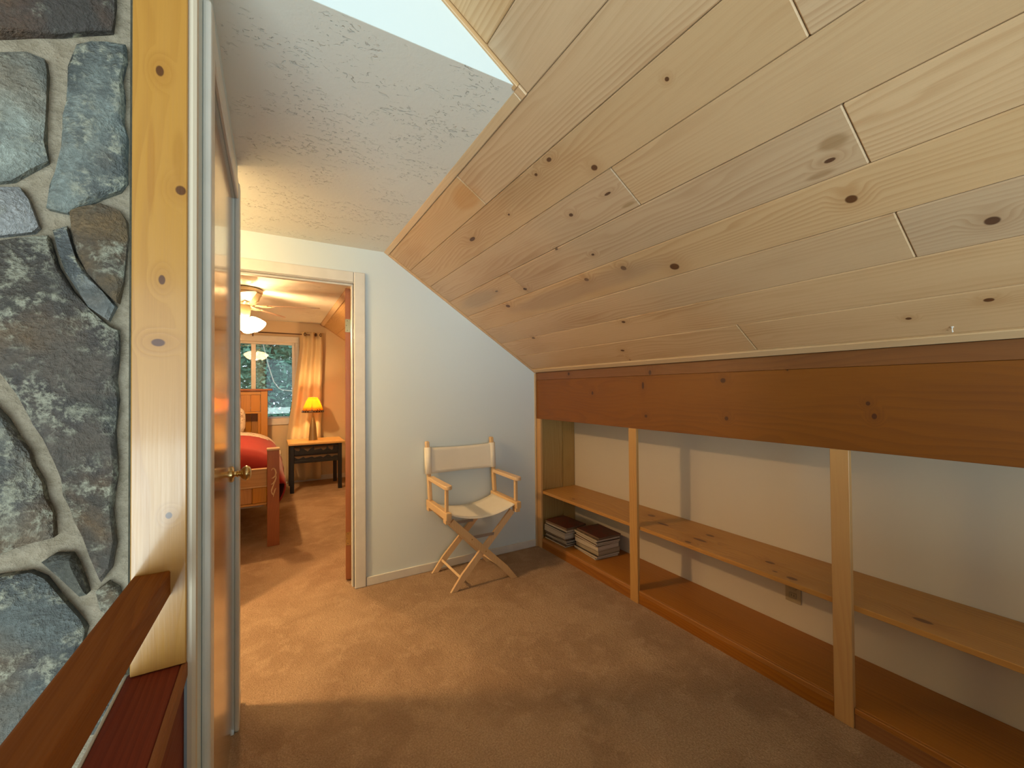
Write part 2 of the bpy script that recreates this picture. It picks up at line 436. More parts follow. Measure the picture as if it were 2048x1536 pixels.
def mat_shade():
    t = NT('parchment_shade')
    n = t.noise(t.obj(), 20, 3)
    for nd in list(t.t.nodes):
        if nd != t.out: t.t.nodes.remove(nd)
    d = t.n('BsdfDiffuse'); d.inputs[0].default_value = (0.72, 0.42, 0.10, 1)
    tr = t.n('BsdfTranslucent'); tr.inputs[0].default_value = (0.80, 0.42, 0.07, 1)
    m = t.n('MixShader'); m.inputs[0].default_value = 0.6
    t.L(d.outputs[0], m.inputs[1]); t.L(tr.outputs[0], m.inputs[2]); t.L(m.outputs[0], t.out.inputs[0])
    return t.m
M['shade'] = mat_shade()
def mat_glass():
    t = NT('window_glass')
    for nd in list(t.t.nodes):
        if nd != t.out: t.t.nodes.remove(nd)
    g = t.n('BsdfGlossy'); g.inputs['Roughness'].default_value = 0.02
    tr = t.n('BsdfTransparent'); tr.inputs[0].default_value = (0.93, 0.97, 0.95, 1)
    m = t.n('MixShader'); lw = t.n('Fresnel'); lw.inputs[0].default_value = 1.5
    t.L(lw.outputs[0], m.inputs[0]); t.L(tr.outputs[0], m.inputs[1]); t.L(g.outputs[0], m.inputs[2]); t.L(m.outputs[0], t.out.inputs[0])
    return t.m
M['glass'] = mat_glass()
def mat_leaf(name, a, b):
    t = NT(name)
    n = t.noise(t.pos(), 2.2, 3)
    t.base(t.mix(t.rng(n, 0.35, 0.65), a, b), 0.6, 0.3)
    return t.m
M['leaf'] = mat_leaf('conifer_needles', (0.05, 0.14, 0.09), (0.19, 0.36, 0.25))
M['leaf2'] = mat_leaf('broad_leaves', (0.06, 0.15, 0.08), (0.22, 0.36, 0.2))
M['bark'] = plain('bark', (0.10, 0.07, 0.05), 0.9)
M['backing'] = plain('dark_backing', (0.05, 0.03, 0.015), 0.9)
M['outer'] = mat_paint('great_room_paint', (0.60, 0.57, 0.52))
M['outer_wood'] = plain('great_room_wood', (0.40, 0.26, 0.13), 0.6)
M['ground'] = plain('forest_ground', (0.10, 0.12, 0.06), 0.95)

# ------------------------------------------------------------------ measures
YB = 2.901            # end wall
XL = -0.123           # closet wall
XS = 1.921            # front of the built-in shelves
XR = 2.31             # knee wall behind the shelves
ZC = 2.264            # flat ceiling
SL = math.atan2(0.816, 1.234)
def slope_z(x): return 1.447 + (1.915 - x)*0.816/1.234

# ------------------------------------------------------------------ shell
m = MB()
m.box(-0.14, XR, -1.0, 1.95, -0.25, 0.0)
m.box(-2.2, XR, 1.95, 6.75, -0.25, 0.0)
struct(m.build('floor', M['carpet']), 'tan cut pile carpet running from the loft through the bedroom door', 'floor')

m = box(-2.2, 0.70, 1.105, 2.95, ZC, ZC+0.04)
struct(m.build('ceiling', M['plaster']), 'flat grey knockdown textured ceiling above the passage', 'ceiling')

# end wall with the bedroom doorway
m = MB()
top = lambda x: min(2.40, slope_z(x)+0.03)
m.prism([(-2.2, 0), (-0.285, 0), (-0.285, 2.03), (0.477, 2.03), (0.477, 0), (2.36, 0), (2.36, top(2.36)), (slope_x := 0.52, 2.40), (-2.2, 2.40)], 1, YB, 3.01)
struct(m.build('wall_back', M['paint']), 'white end wall with the bedroom doorway and sloped top edge', 'wall')
m = MB()
m.box(0.55, 1.905, YB-0.012, YB, 0, 0.058, 0.003)
struct(m.build('baseboard_back', M['trimwhite']), 'low white baseboard along the white end wall', 'baseboard')

# closet wall on the left, with its door opening
m = MB()
m.box(-0.214, XL, 1.0, 1.112, 0, 2.40)
m.box(-0.225, XL, 1.912, 2.08, 0, 2.40)
m.box(-0.225, XL, 1.112, 1.912, 2.055, 2.40)
m.box(-0.225, -0.19, 1.112, 1.912, 0, 2.055)
struct(m.build('wall_left', M['paint']), 'white closet wall beside the stone chimney', 'wall')
m = MB()
m.prism([(XL, 0.998), (XL, 0.9995), (-0.137, 0.9995), (-0.137, 0.986), (-0.130, 0.986), (-0.1245, 0.990)], 2, 0, 2.9)
struct(m.build('trim_1', M['paint_tan']), 'narrow white rounded corner bead beside the knotty board', 'trim')
# casing of the closet door: rounded boards
def casing_leg(mb, y0, y1, z1):
    mb.box(XL, XL+0.016, y0, y1, 0, z1, 0.006, 2)
m = MB(); casing_leg(m, 1.047, 1.109, 2.125)
struct(m.build('trim_2', M['trimwhite']), 'rounded white casing board nearest to the camera on the closet door', 'trim')
m = MB(); casing_leg(m, 1.918, 1.988, 2.125)
struct(m.build('trim_3', M['trimwhite']), 'far white casing board of the closet door by the knob', 'trim')
m = box(XL, XL+0.013, 1.109, 1.918, 2.058, 2.125, 0.004)
struct(m.build('trim_4', M['trimwhite']), 'white head casing over the closet door', 'trim')
m = box(XL, XL+0.012, 1.989, 2.09, 0, 0.06, 0.003)
m.box(-0.23, XL+0.012, 2.08, 2.092, 0, 0.06, 0.003)
struct(m.build('baseboard_left', M['trimwhite']), 'short piece of white baseboard at the end of the closet wall', 'baseboard')

# closet door leaf
d = empty('door_1', (XL-0.006, 1.118, 0.015))
struct(d, 'closed varnished birch closet door with brass knob', 'door')
box(-0.034, 0, 0, 0.790, 0, 2.035, 0.002).build('door_leaf', M['door'], d)
m = MB(); m.lathe([(0.030, 0), (0.030, 0.004), (0.024, 0.009), (0.012, 0.010)], (0, 0, 0), 24, 0)
kn = m.build('knob', M['brass'], d, (0.0, 0.735, 0.985), smooth=True)
m = MB(); m.lathe([(0.011, 0.008), (0.009, 0.016), (0.013, 0.02), (0.009, 0.024), (0.012, 0.029), (0.022, 0.036), (0.0275, 0.045), (0.0275, 0.052), (0.022, 0.060), (0.010, 0.064)], (0, 0, 0), 24, 0)
m.build('knob_grip', M['brass'], kn, smooth=True)
for hz in (0.22, 0.98, 1.74):
    m = MB()
    for k in range(5): m.lathe([(0.0055, hz + 0.0185*k), (0.0062, hz+0.0185*k+0.001), (0.0062, hz+0.0185*k+0.0165), (0.0055, hz+0.0175+0.0185*k)], (0.006, 0.001, 0), 10)
    m.build('hinge', M['brass'], d, smooth=True)

# sloped pine ceiling
cs = empty('ceiling_2', (1.915, 0, 1.447), (0, PI + SL, 0))
struct(cs, 'sloped tongue and groove knotty pine ceiling over the shelves', 'ceiling')
rows = [.05, .231, .405, .581, .752, .929, 1.103, 1.278, 1.451, 1.625, 1.80, 1.975, 2.15]
joints = {0: [1.037], 1: [-.19], 2: [.427], 3: [-.8], 4: [.43, 2.0], 5: [1.03], 6: [.43], 7: [1.675], 8: [-.19], 9: [.1], 10: [-.5], 11: [-.2]}
for i in range(12):
    ymax = 2.871 if i < 8 else 1.096
    ys = [-2.2] + sorted(joints[i]) + [ymax]
    for a, b in zip(ys[:-1], ys[1:]):
        box(rows[i]+0.0007, rows[i+1]-0.0007, a+0.0007, b-0.0007, -0.016, random.uniform(-0.0008, 0.0008), 0.0032).build('plank', M['ceil_pine'], cs)
box(-0.62, 4.2, -4.6, 2.9, -0.06, -0.017).build('roof_backing', M['backing'], cs)
box(0.008, .0496, -2.2, 2.871, -0.016, 0.008, 0.003).build('bottom_trim', M['trim_pine_y'], cs)
box(0.0, 1.452, 2.8715, 2.9005, -0.016, 0.006, 0.003).build('end_trim', M['trim_pine_x'], cs)
box(1.4515, 1.486, 1.1265, 2.9, -0.016, 0.006, 0.003).build('top_trim', M['trim_pine_y'], cs)
box(1.4875, 2.3, 1.0965, 1.1195, -0.016, 0.012, 0.002).build('edge_trim', M['trim_pine_x'], cs)
box(1.4515, 1.487, 1.0965, 1.126, -0.016, 0.006, 0.002).build('corner_block', M['trim_pine_x'], cs)
h = empty('ceiling_hook', (1.846, 0.42, 1.4935))
tag(h, 'tiny white screw hook in the pine ceiling near the dark fascia', 'hook')
MB().tube([(0, 0, 0), (0, 0, -0.012), (0.003, 0, -0.017), (0.007, 0, -0.014)], 0.0016, 6).build('hook_wire', M['trimwhite'], h)
MB().lathe([(0.004, 0.0), (0.004, -0.003)], (0, 0, 0), 10).build('hook_base', M['trimwhite'], h)

# wall above the flat ceiling edge, and beside the chimney
m = MB()
m.prism([(-4.5, -2.7), (-0.24, -2.7), (-0.24, 2.2645), (0.675, 2.2645), (-1.30, 3.57), (-4.5, 1.46)], 1, 1.104, 1.16)
struct(m.build('wall_upper', M['paint']), 'bright white wall rising above the edge of the flat ceiling', 'wall')
m = box(XR, XR+0.05, -4.6, 2.9, -2.7, 1.3)
struct(m.build('wall_right', M['paint_tan']), 'white knee wall behind the built-in shelves', 'wall')
m = box(-0.14, XR, -1.08, -1.0, -0.25, 0.60)  # unseen wall and cap, added to keep low daylight off floor and alcove
struct(m.build('wall_light_block', M['paint']), 'low unseen half wall added behind the camera to block low daylight', 'wall')
m = box(-0.16, XR, -1.10, -0.98, 0.60, 0.625, 0.003)
struct(m.build('trim_10', M['rail']), 'dark wooden cap on the unseen half wall added to block daylight', 'trim')
# hall on the left behind the closet
m = box(-2.2, -0.225, 1.98, 2.08, 0, 2.40)
struct(m.build('wall_hall', M['paint']), 'white hall wall behind the closet', 'wall')
m = box(-2.25, -2.2, 1.98, 3.01, 0, 2.40)
struct(m.build('wall_hall_end', M['paint']), 'white wall at the end of the side hall', 'wall')
# rest of the great room behind the camera
m = MB()
m.box(-4.5, -4.1, -4.65, -4.6, -2.7, 4.2); m.box(0.9, XR, -4.65, -4.6, -2.7, 4.2); m.box(-4.1, 0.9, -4.65, -4.6, 2.6, 4.2); m.box(-4.1, 0.9, -4.65, -4.6, -2.7, -2.0)
struct(m.build('wall_front', M['outer']), 'wall around the tall great room windows', 'wall')
m = box(-4.55, -4.5, -4.6, 1.1, -2.7, 1.5)
struct(m.build('wall_far_left', M['outer']), 'far side wall of the great room', 'wall')
m = box(-4.55, XR, -4.6, 1.1, -2.75, -2.7)
struct(m.build('floor_2', M['outer_wood']), 'wooden floor of the great room below', 'floor')
m = MB(); m.prism([(-4.6, 1.40), (-1.30, 3.575), (-1.30, 3.63), (-4.6, 1.455)], 1, -4.6, 1.16)
struct(m.build('ceiling_3', M['outer_wood']), 'opposite slope of the pine roof', 'ceiling')

# ------------------------------------------------------------------ bedroom shell
m = MB()
YW = 6.70
m.prism([(-2.2, 0), (1.95, 0), (1.95, 1.46), (0.55, 2.36), (-2.2, 2.36)], 1, YW, YW+0.0005)
bm = m
m = MB()
m.box(-2.2, -1.3, YW, YW+0.12, 0, 2.36); m.box(-1.3, 0.295, YW, YW+0.12, 0, 0.926); m.box(-1.3, 0.295, YW, YW+0.12, 2.0, 2.36)
m.prism([(0.295, 0), (1.95, 0), (1.95, 1.46), (0.58, 2.36), (0.295, 2.36)], 1, YW, YW+0.12)
bm.bm.free()
struct(m.build('wall_bedroom_back', M['paint_warm']), 'cream bedroom wall with the window', 'wall')
m = box(1.90, 1.95, 3.01, YW, 0, 1.46)
struct(m.build('wall_bedroom_right', M['paint_warm']), 'cream knee wall on the bedroom right', 'wall')
m = box(-2.25, -2.2, 3.01, YW+0.1, 0, 2.36)
struct(m.build('wall_bedroom_left', M['paint_warm']), 'cream wall on the bedroom left', 'wall')
m = box(-2.2, 0.66, 3.01, YW, 2.30, 2.35)
struct(m.build('ceiling_4', M['plaster']), 'textured bedroom ceiling with the fan', 'ceiling')
bs = empty('ceiling_5', (1.915, 0, 1.447), (0, PI + SL, 0))
struct(bs, 'warm pine planks on the sloped side of the bedroom ceiling', 'ceiling')
brow = [0.0, .231, .405, .581, .752, .929, 1.103, 1.278, 1.56]
for i in range(8):
    yj = random.uniform(4.2, 5.4)
    for a, b in ((3.01, yj), (yj, YW)):
        box(brow[i]+0.0006, brow[i+1]-0.0006, a+0.0006, b-0.0006, -0.016, 0, 0.003).build('plank', M['bed_pine_slope'], bs)
box(-0.1, 1.6, 3.01, YW+0.1, -0.06, -0.017).build('roof_backing', M['backing'], bs)
box(1.49, 1.54, 3.02, YW, 0.001, 0.012, 0.002).build('top_trim', M['trim_pine_y'], bs)
box(-0.0, 1.49, YW-0.03, YW, 0.001, 0.010, 0.002).build('end_trim', M['trim_pine_x'], bs)
m = box(0.2, 1.9, YW-0.012, YW, 0, 0.07, 0.003)
m.box(-2.2, 0.2, YW-0.012, YW, 0, 0.07, 0.003)
struct(m.build('baseboard_bedroom', M['trimwhite']), 'white baseboard under the bedroom window', 'baseboard')

# bedroom doorway: jambs, stop and casing
m = MB()
m.box(0.477, 0.483, YB-0.002, 3.012, 0, 2.03); m.box(-0.291, -0.285, YB-0.002, 3.012, 0, 2.03); m.box(-0.285, 0.477, YB-0.002, 3.012, 2.024, 2.030)
m.box(0.465, 0.477, 2.93, 2.965, 0, 2.024, 0.002); m.box(-0.285, 0.465, 2.93, 2.965, 2.012, 2.024, 0.002)
struct(m.build('trim_5', M['trimwhite']), 'white jamb and stop lining the bedroom doorway', 'trim')
m = box(0.474, 0.547, YB-0.017, YB-0.0005, 0, 2.098, 0.006, 2)
struct(m.build('trim_6', M['trimwhite']), 'white casing board down the hinge side of the bedroom doorway', 'trim')
m = box(-0.36, 0.4735, YB-0.016, YB-0.0005, 2.027, 2.098, 0.006, 2)
struct(m.build('trim_7', M['trimwhite']), 'white head casing over the bedroom doorway', 'trim')
m = box(-0.36, -0.286, YB-0.016, YB-0.0005, 0, 2.026, 0.006, 2)
struct(m.build('trim_8', M['trimwhite']), 'white casing board on the latch side of the bedroom doorway', 'trim')
d = empty('door_2', (0.474, 3.028, 0.012), (0, 0, -math.radians(11)))
struct(d, 'reddish wooden bedroom door swung open against the slope side', 'door')
# local: hinge edge faces -y, leaf runs along +y
box(-0.035, 0, 0, 0.74, 0, 2.005, 0.002).build('door_leaf', M['door_red'], d)
for hz in (0.235, 1.70):
    m = box(-0.034, -0.001, -0.002, 0.0, hz, hz+0.09)
    hg = m.build('hinge', M['brass'], d)
    m = MB()
    for (hx, z2) in ((-0.020, 0.012), (-0.026, 0.045), (-0.020, 0.078)): m.lathe([(0.0025, -0.0032), (0.0025, -0.0018)], (hx, 0, hz+z2), 8, 1)
    m.build('screws', M['bronze'], hg)

# ------------------------------------------------------------------ stone chimney
ch = empty('stone_chimney', (-0.9, 1.06, -2.7))
tag(ch, 'rough fieldstone chimney with wide sandy mortar joints left of the knotty board', 'chimney')
def crel(p): return (p[0]+0.9, p[1]+2.7)
m = MB()
m.box(-0.5, 0.6625, 0.0, 0.04, 0, 5.5)
m.build('mortar', M['mortar'], ch)
ST = [
('s1',[(-0.451,2.006),(-0.329,2.078),(-0.255,2.106),(-0.256,2.048),(-0.258,2.019),(-0.262,1.994),(-0.328,1.959),(-0.400,1.926),(-0.450,1.901)],(0.10,0.065,0.05)),
('s2',[(-0.450,1.875),(-0.411,1.893),(-0.371,1.907),(-0.349,1.904),(-0.346,1.880),(-0.349,1.825),(-0.347,1.721),(-0.364,1.701),(-0.388,1.677),(-0.421,1.663),(-0.448,1.658)],(0.34,0.38,0.35)),
('s3',[(-0.307,1.946),(-0.289,1.960),(-0.265,1.966),(-0.241,1.973),(-0.241,1.945),(-0.247,1.909),(-0.244,1.824),(-0.239,1.797),(-0.240,1.710),(-0.248,1.691),(-0.274,1.672),(-0.301,1.649),(-0.321,1.634),(-0.344,1.636),(-0.340,1.676),(-0.328,1.751),(-0.321,1.835),(-0.318,1.900)],(0.24,0.28,0.27)),
('s4',[(-0.448,1.643),(-0.416,1.658),(-0.377,1.665),(-0.368,1.647),(-0.355,1.602),(-0.363,1.590),(-0.398,1.578),(-0.448,1.564)],(0.36,0.37,0.38)),
('s5',[(-0.315,1.639),(-0.277,1.661),(-0.249,1.651),(-0.239,1.634),(-0.239,1.572),(-0.244,1.519),(-0.250,1.476),(-0.270,1.497),(-0.292,1.527),(-0.306,1.561),(-0.314,1.601)],(0.20,0.13,0.065)),
('s6',[(-0.337,1.598),(-0.319,1.607),(-0.314,1.583),(-0.307,1.552),(-0.287,1.518),(-0.265,1.490),(-0.254,1.469),(-0.264,1.442),(-0.290,1.466),(-0.307,1.502),(-0.323,1.527)],(0.24,0.27,0.28)),
('s7',[(-0.448,1.551),(-0.381,1.578),(-0.344,1.586),(-0.331,1.535),(-0.312,1.493),(-0.290,1.460),(-0.265,1.433),(-0.249,1.425),(-0.251,1.368),(-0.250,1.293),(-0.254,1.237),(-0.250,1.153),(-0.257,1.089),(-0.253,1.024),(-0.259,0.979),(-0.272,0.959),(-0.285,1.003),(-0.305,1.070),(-0.319,1.125),(-0.332,1.180),(-0.347,1.225),(-0.368,1.278),(-0.391,1.333),(-0.420,1.388),(-0.447,1.428)],(0.125,0.105,0.09)),
('s8',[(-0.446,1.330),(-0.413,1.296),(-0.391,1.264),(-0.366,1.205),(-0.348,1.151),(-0.336,1.093),(-0.333,1.052),(-0.354,1.048),(-0.378,1.040),(-0.406,1.031),(-0.444,1.021)],(0.17,0.18,0.17)),
('s9',[(-0.346,1.011),(-0.333,1.020),(-0.311,1.017),(-0.303,0.998),(-0.289,0.941),(-0.298,0.938),(-0.323,0.976)],(0.12,0.12,0.10)),
('s10',[(-0.444,0.988),(-0.401,0.998),(-0.363,0.996),(-0.343,0.981),(-0.323,0.941),(-0.298,0.894),(-0.290,0.876),(-0.304,0.820),(-0.347,0.757),(-0.393,0.709),(-0.442,0.683)],(0.14,0.16,0.16)),
('s11',[(-0.278,0.942),(-0.262,0.954),(-0.247,0.939),(-0.241,0.905),(-0.254,0.886),(-0.271,0.904)],(0.24,0.22,0.16)),
('s12',[(-0.284,0.863),(-0.249,0.871),(-0.240,0.835),(-0.239,0.733),(-0.270,0.682),(-0.310,0.690),(-0.329,0.733),(-0.297,0.804)],(0.2,0.2,0.18)),
]
def rpoly(cx, cz, rx, rz, n=9):
    return [(cx + rx*math.cos(2*PI*k/n)*random.uniform(.85, 1.08), cz + rz*math.sin(2*PI*k/n)*random.uniform(.85, 1.08)) for k in range(n)]
for (cx, cz, rx, rz, c) in [(-0.36,2.2,.10,.075,(.2,.2,.18)),(-0.57,2.0,.10,.15,(.2,.16,.12)),(-0.56,1.72,.085,.11,(.22,.25,.25)),(-0.57,1.46,.10,.13,(.13,.1,.08)),
                            (-0.57,1.18,.09,.12,(.3,.3,.27)),(-0.56,.92,.09,.12,(.2,.2,.2)),(-0.55,.62,.12,.14,(.15,.14,.12)),(-0.37,.52,.06,.11,(.24,.24,.2)),
                            (-0.79,1.85,.10,.16,(.24,.22,.2)),(-0.79,1.5,.10,.16,(.2,.22,.22)),(-0.79,1.15,.10,.16,(.16,.13,.1)),(-0.79,.8,.10,.16,(.26,.26,.22)),(-0.28,2.32,.04,.1,(.15,.14,.13)),(-0.52,2.35,.09,.1,(.2,.2,.2)),(-0.29,.5,.045,.12,(.2,.17,.14))]:
    ST.append(('x', rpoly(cx, cz, rx, rz), c))
for nm, pts, c in ST:
    a = sum((pts[i][0]*pts[(i+1) % len(pts)][1] - pts[(i+1) % len(pts)][0]*pts[i][1]) for i in range(len(pts)))
    if a < 0: pts = pts[::-1]
    pts = [crel(p) for p in pts]
    fine = []
    for i in range(len(pts)):
        p, q = pts[i], pts[(i+1) % len(pts)]
        l = math.hypot(q[0]-p[0], q[1]-p[1]); k = max(1, int(l/0.028))
        for j in range(k):
            jit = 0.0028 if j else 0.001
            fine.append((p[0]+(q[0]-p[0])*j/k + random.uniform(-jit, jit), p[1]+(q[1]-p[1])*j/k + random.uniform(-jit, jit)))
    pts = fine
    m = MB()
    pr = random.uniform(0.016, 0.024)
    n = len(pts)
    cx = sum(p[0] for p in pts)/n; cz = sum(p[1] for p in pts)/n
    out = [m.bm.verts.new((p[0], 0.002, p[1])) for p in pts]
    r1 = [m.bm.verts.new((p[0] + random.uniform(-.002, .002), -pr*0.75, p[1] + random.uniform(-.002, .002))) for p in pts]
    def shrink(p, k):
        v = Vector((cx-p[0], cz-p[1])); l = v.length
        return (p[0] + v.x/l*min(k, l*.5), p[1] + v.y/l*min(k, l*.5))
    r2 = []
    for p in pts:
        q = shrink(p, 0.008); r2.append(m.bm.verts.new((q[0], -pr + random.uniform(-.003, .002), q[1])))
    cc = m.bm.verts.new((cx, -pr - random.uniform(0, .004), cz))
    for i in range(n):
        j = (i+1) % n
        m.bm.faces.new((out[i], out[j], r1[j], r1[i])); m.bm.faces.new((r1[i], r1[j], r2[j], r2[i])); m.bm.faces.new((r2[i], r2[j], cc))
    m.build('stone', M['stone'], ch, color=c, smooth=True)

# ------------------------------------------------------------------ knotty board, railing
m = box(-0.2165, -0.1372, 0.978, 0.998, 0.802, 3.0, 0.0015)
tag(m.build('wooden_board', M['board']), 'tall varnished knotty pine board standing between the stone chimney and the white corner', 'board')
r = empty('stair_railing', (-0.18, 0.0, 0.0))
tag(r, 'dark stained stair railing with a broad handrail over a wooden ledge', 'railing')
def rb(x0, x1, y0, y1, z0, z1, b=0, s=1): return box(x0+0.18, x1+0.18, y0, y1, z0, z1, b, s)
MB().prism([(-0.0325, 0.9775), (0.0195, 0.9775), (-0.030, -0.9), (-0.066, -0.9)], 2, 0.932, 0.98, 0.004).build('handrail', M['rail'], r)
rb(-0.223, -0.1455, -0.9, 0.997, 0.775, 0.80, 0.002).build('ledge', M['ledge'], r)
rb(-0.1455, -0.136, -0.9, 0.997, 0.772, 0.801, 0.003, 2).build('ledge_nosing', M['rail'], r)
rb(-0.2275, -0.2232, -0.9, 0.997, 0.60, 0.801, 0.001).build('pale_edge_strip', M['trimwhite'], r)
rb(-0.221, -0.143, -0.9, 0.997, -0.25, 0.774).build('lower_panel', M['ledge'], r)
for y in (-0.85,):
    rb(-0.21, -0.165, y, y+0.045, 0.80, 0.93).build('baluster', M['rail'], r)

# ------------------------------------------------------------------ built-in shelves
s = empty('built_in_shelves', (XS, 1.0, 0))
tag(s, 'long built-in pine shelves under a dark stained fascia along the sloped side', 'shelf')
def sb(x0, x1, y0, y1, z0, z1, b=0.0015): return box(x0-XS, x1-XS, y0-1.0, y1-1.0, z0, z1, b)
Y0 = -1.0
sb(1.9205, 1.940, Y0, 2.897, 1.0625, 1.383, 0.001).build('fascia_board', M['fascia'], s)
sb(1.9205, 1.940, Y0, 2.897, 1.384, 1.4465, 0.001).build('fascia_board', M['fascia'], s)
sb(1.921, 1.940, 2.832, 2.898, 0.0, 1.062).build('post', M['pine_z'], s)
sb(1.921, 1.941, 1.797, 1.860, 0.0, 1.062).build('post', M['pine_z'], s)
sb(1.921, 1.943, 0.724, 0.787, 0.0, 1.062).build('post', M['pine_z'], s)
sb(1.921, 1.943, -0.36, -0.297, 0.0, 1.062).build('post', M['pine_z'], s)
sb(1.9415, 2.18, 2.878, 2.898, 0.078, 1.15).build('end_panel', M['pine_panel'], s)
sb(2.181, 2.308, 2.872, 2.898, 0.078, 1.15).build('end_panel', M['pine_panel'], s)
sb(1.9415, 2.070, Y0, 2.870, 0.443, 0.4645).build('shelf_board', M['pine_y'], s)
sb(2.0712, 2.308, Y0, 2.870, 0.443, 0.464).build('shelf_board', M['pine_y'], s)
sb(1.9415, 1.9435+0.001, 1.862, 2.83, 0.078, 0.079, 0).build('shelf_lip', M['pine_y'], s)
for a, b in ((1.861, 2.831), (0.788, 1.796), (-0.296, 0.723), (Y0, -0.361)):
    sb(1.926, 1.942, a, b, 0.056, 0.078, 0.002).build('base_nosing', M['base_shelf'], s)
    sb(1.928, 1.942, a, b, 0.0, 0.0555, 0.001).build('kick_board', M['kick'], s)
sb(1.9425, 2.308, Y0, 2.871, 0.058, 0.0775, 0.001).build('base_shelf', M['base_shelf'], s)
m = box(1.9075, 1.9203, YB-0.014, YB-0.0005, 0.0, 1.44, 0.002)
struct(m.build('trim_9', M['trim_pine_z']), 'thin pale wooden strip where the end wall meets the shelves', 'trim')
# electrical outlet below the shelf
o = empty('wall_outlet', (XR-0.001, 1.115, 0.265))
tag(o, 'almond duplex wall outlet low on the knee wall under the shelf', 'outlet')
box(-0.006, 0, -0.037, 0.037, -0.058, 0.058, 0.002).build('cover_plate', M['outlet'], o)
for dz in (-0.022, 0.022):
    k = box(-0.0085, -0.0055, -0.017, 0.017, dz-0.014, dz+0.014, 0.003).build('socket', M['outlet'], o)
    m = MB()
    for dy in (-0.006, 0.006): m.box(-0.0092, -0.0084, dy-0.001, dy+0.001, dz-0.004, dz+0.006)
    m.build('slots', M['black'], k)

# ------------------------------------------------------------------ magazines
def magazine_stack(cx, cy, ang, z0, ts, cols, seed, where, group):
    rg = random.Random(seed)
    z = z0
    n = len(ts)
    up = ['bottom', 'second from the bottom', 'third from the bottom', 'fourth from the bottom', 'fifth from the bottom']
    dn = ['topmost', 'second from the top', 'third from the top', 'fourth from the top', 'fifth from the top', 'sixth from the top']
    for i, t in enumerate(ts):
        nm = up[i] if i < 5 else dn[n-1-i]
        L = 0.272 + rg.uniform(-.014, .008); W = 0.208 + rg.uniform(-.010, .006)
        o = empty('magazine', (cx + rg.uniform(-.010, .006), cy + rg.uniform(-.012, .012), z), (0, 0, ang + rg.uniform(-.05, .05)))
        tag(o, ('old magazine, %s in the stack %s' if t < 0.025 else 'thick catalogue, %s in the stack %s') % (nm, where), 'magazine', group)
        cc, pc = cols[i]
        m = MB()
        m.box(-W/2, W/2, -L/2, L/2, 0.0002, 0.0015); m.box(-W/2, W/2, -L/2, L/2, t-0.0015, t-0.0002)
        m.box(W/2-0.0012, W/2, -L/2, L/2, 0.001, t-0.001)
        m.build('cover', M['cover'], o, color=cc)
        box(-W/2+0.001, W/2-0.0015, -L/2+0.0010, L/2-0.0010, 0.0016, t-0.0016).build('pages', M['pages'], o, color=pc)
        z += t
DK, BR, WH, TN = (.03, .02, .018), (.11, .025, .015), (.5, .44, .34), (.24, .18, .11)
PW, PT, PD = (.60, .52, .40), (.42, .34, .23), (.20, .13, .08)
magazine_stack(2.068, 2.700, 0.02, 0.0783, [.010, .012, .009, .010, .009, .014, .042, .013, .016, .014],
    [(TN, PW), (DK, PD), (DK, PW), (DK, PW), (DK, PW), (DK, PD), (WH, PW), (DK, PW), (TN, PW), (BR, PD)], 3, 'beside the shelf end panel', 'magazines in the stack by the end panel')
magazine_stack(2.128, 2.388, -0.05, 0.0783, [.012, .016, .034, .034, .012, .014, .012, .012, .013],
    [(WH, PW), (DK, PW), (TN, PT), (TN, PW), (BR, PW), (TN, PW), (DK, PW), (TN, PW), (BR, PD)], 9, 'beside the shelf post', 'magazines in the stack by the post')

# ------------------------------------------------------------------ director's chair
c = empty('directors_chair', (1.225, 2.67, 0), (0, 0, math.radians(-0.5)))
tag(c, 'folding beech director chair with cream canvas seat and back against the white wall', 'chair')
XA, XB = -0.252, 0.262
cw = M['chair']
def leg(a, b, y):
    m = MB()
    d = Vector((b[0]-a[0], 0, b[1]-a[1])).normalized(); q = Vector((-d.z, 0, d.x))
    def at(t, o):
        p = Vector((a[0], 0, a[1])) + d*t + q*o
        return (p.x, p.z)
    ln = math.hypot(b[0]-a[0], b[1]-a[1])
    # the foot narrows and is cut level with the floor
    foot = [(a[0]-0.023, 0.0005), (a[0]+0.023, 0.0005)]
    lo = sorted(foot, key=lambda p: (p[0]*q.x + p[1]*q.z))
    pts = [at(ln, -0.021), at(ln, 0.021), at(0.10, 0.021), lo[1], lo[0], at(0.10, -0.021)]
    m.prism(pts, 1, y-0.0095, y+0.0095, 0.002)
    return m
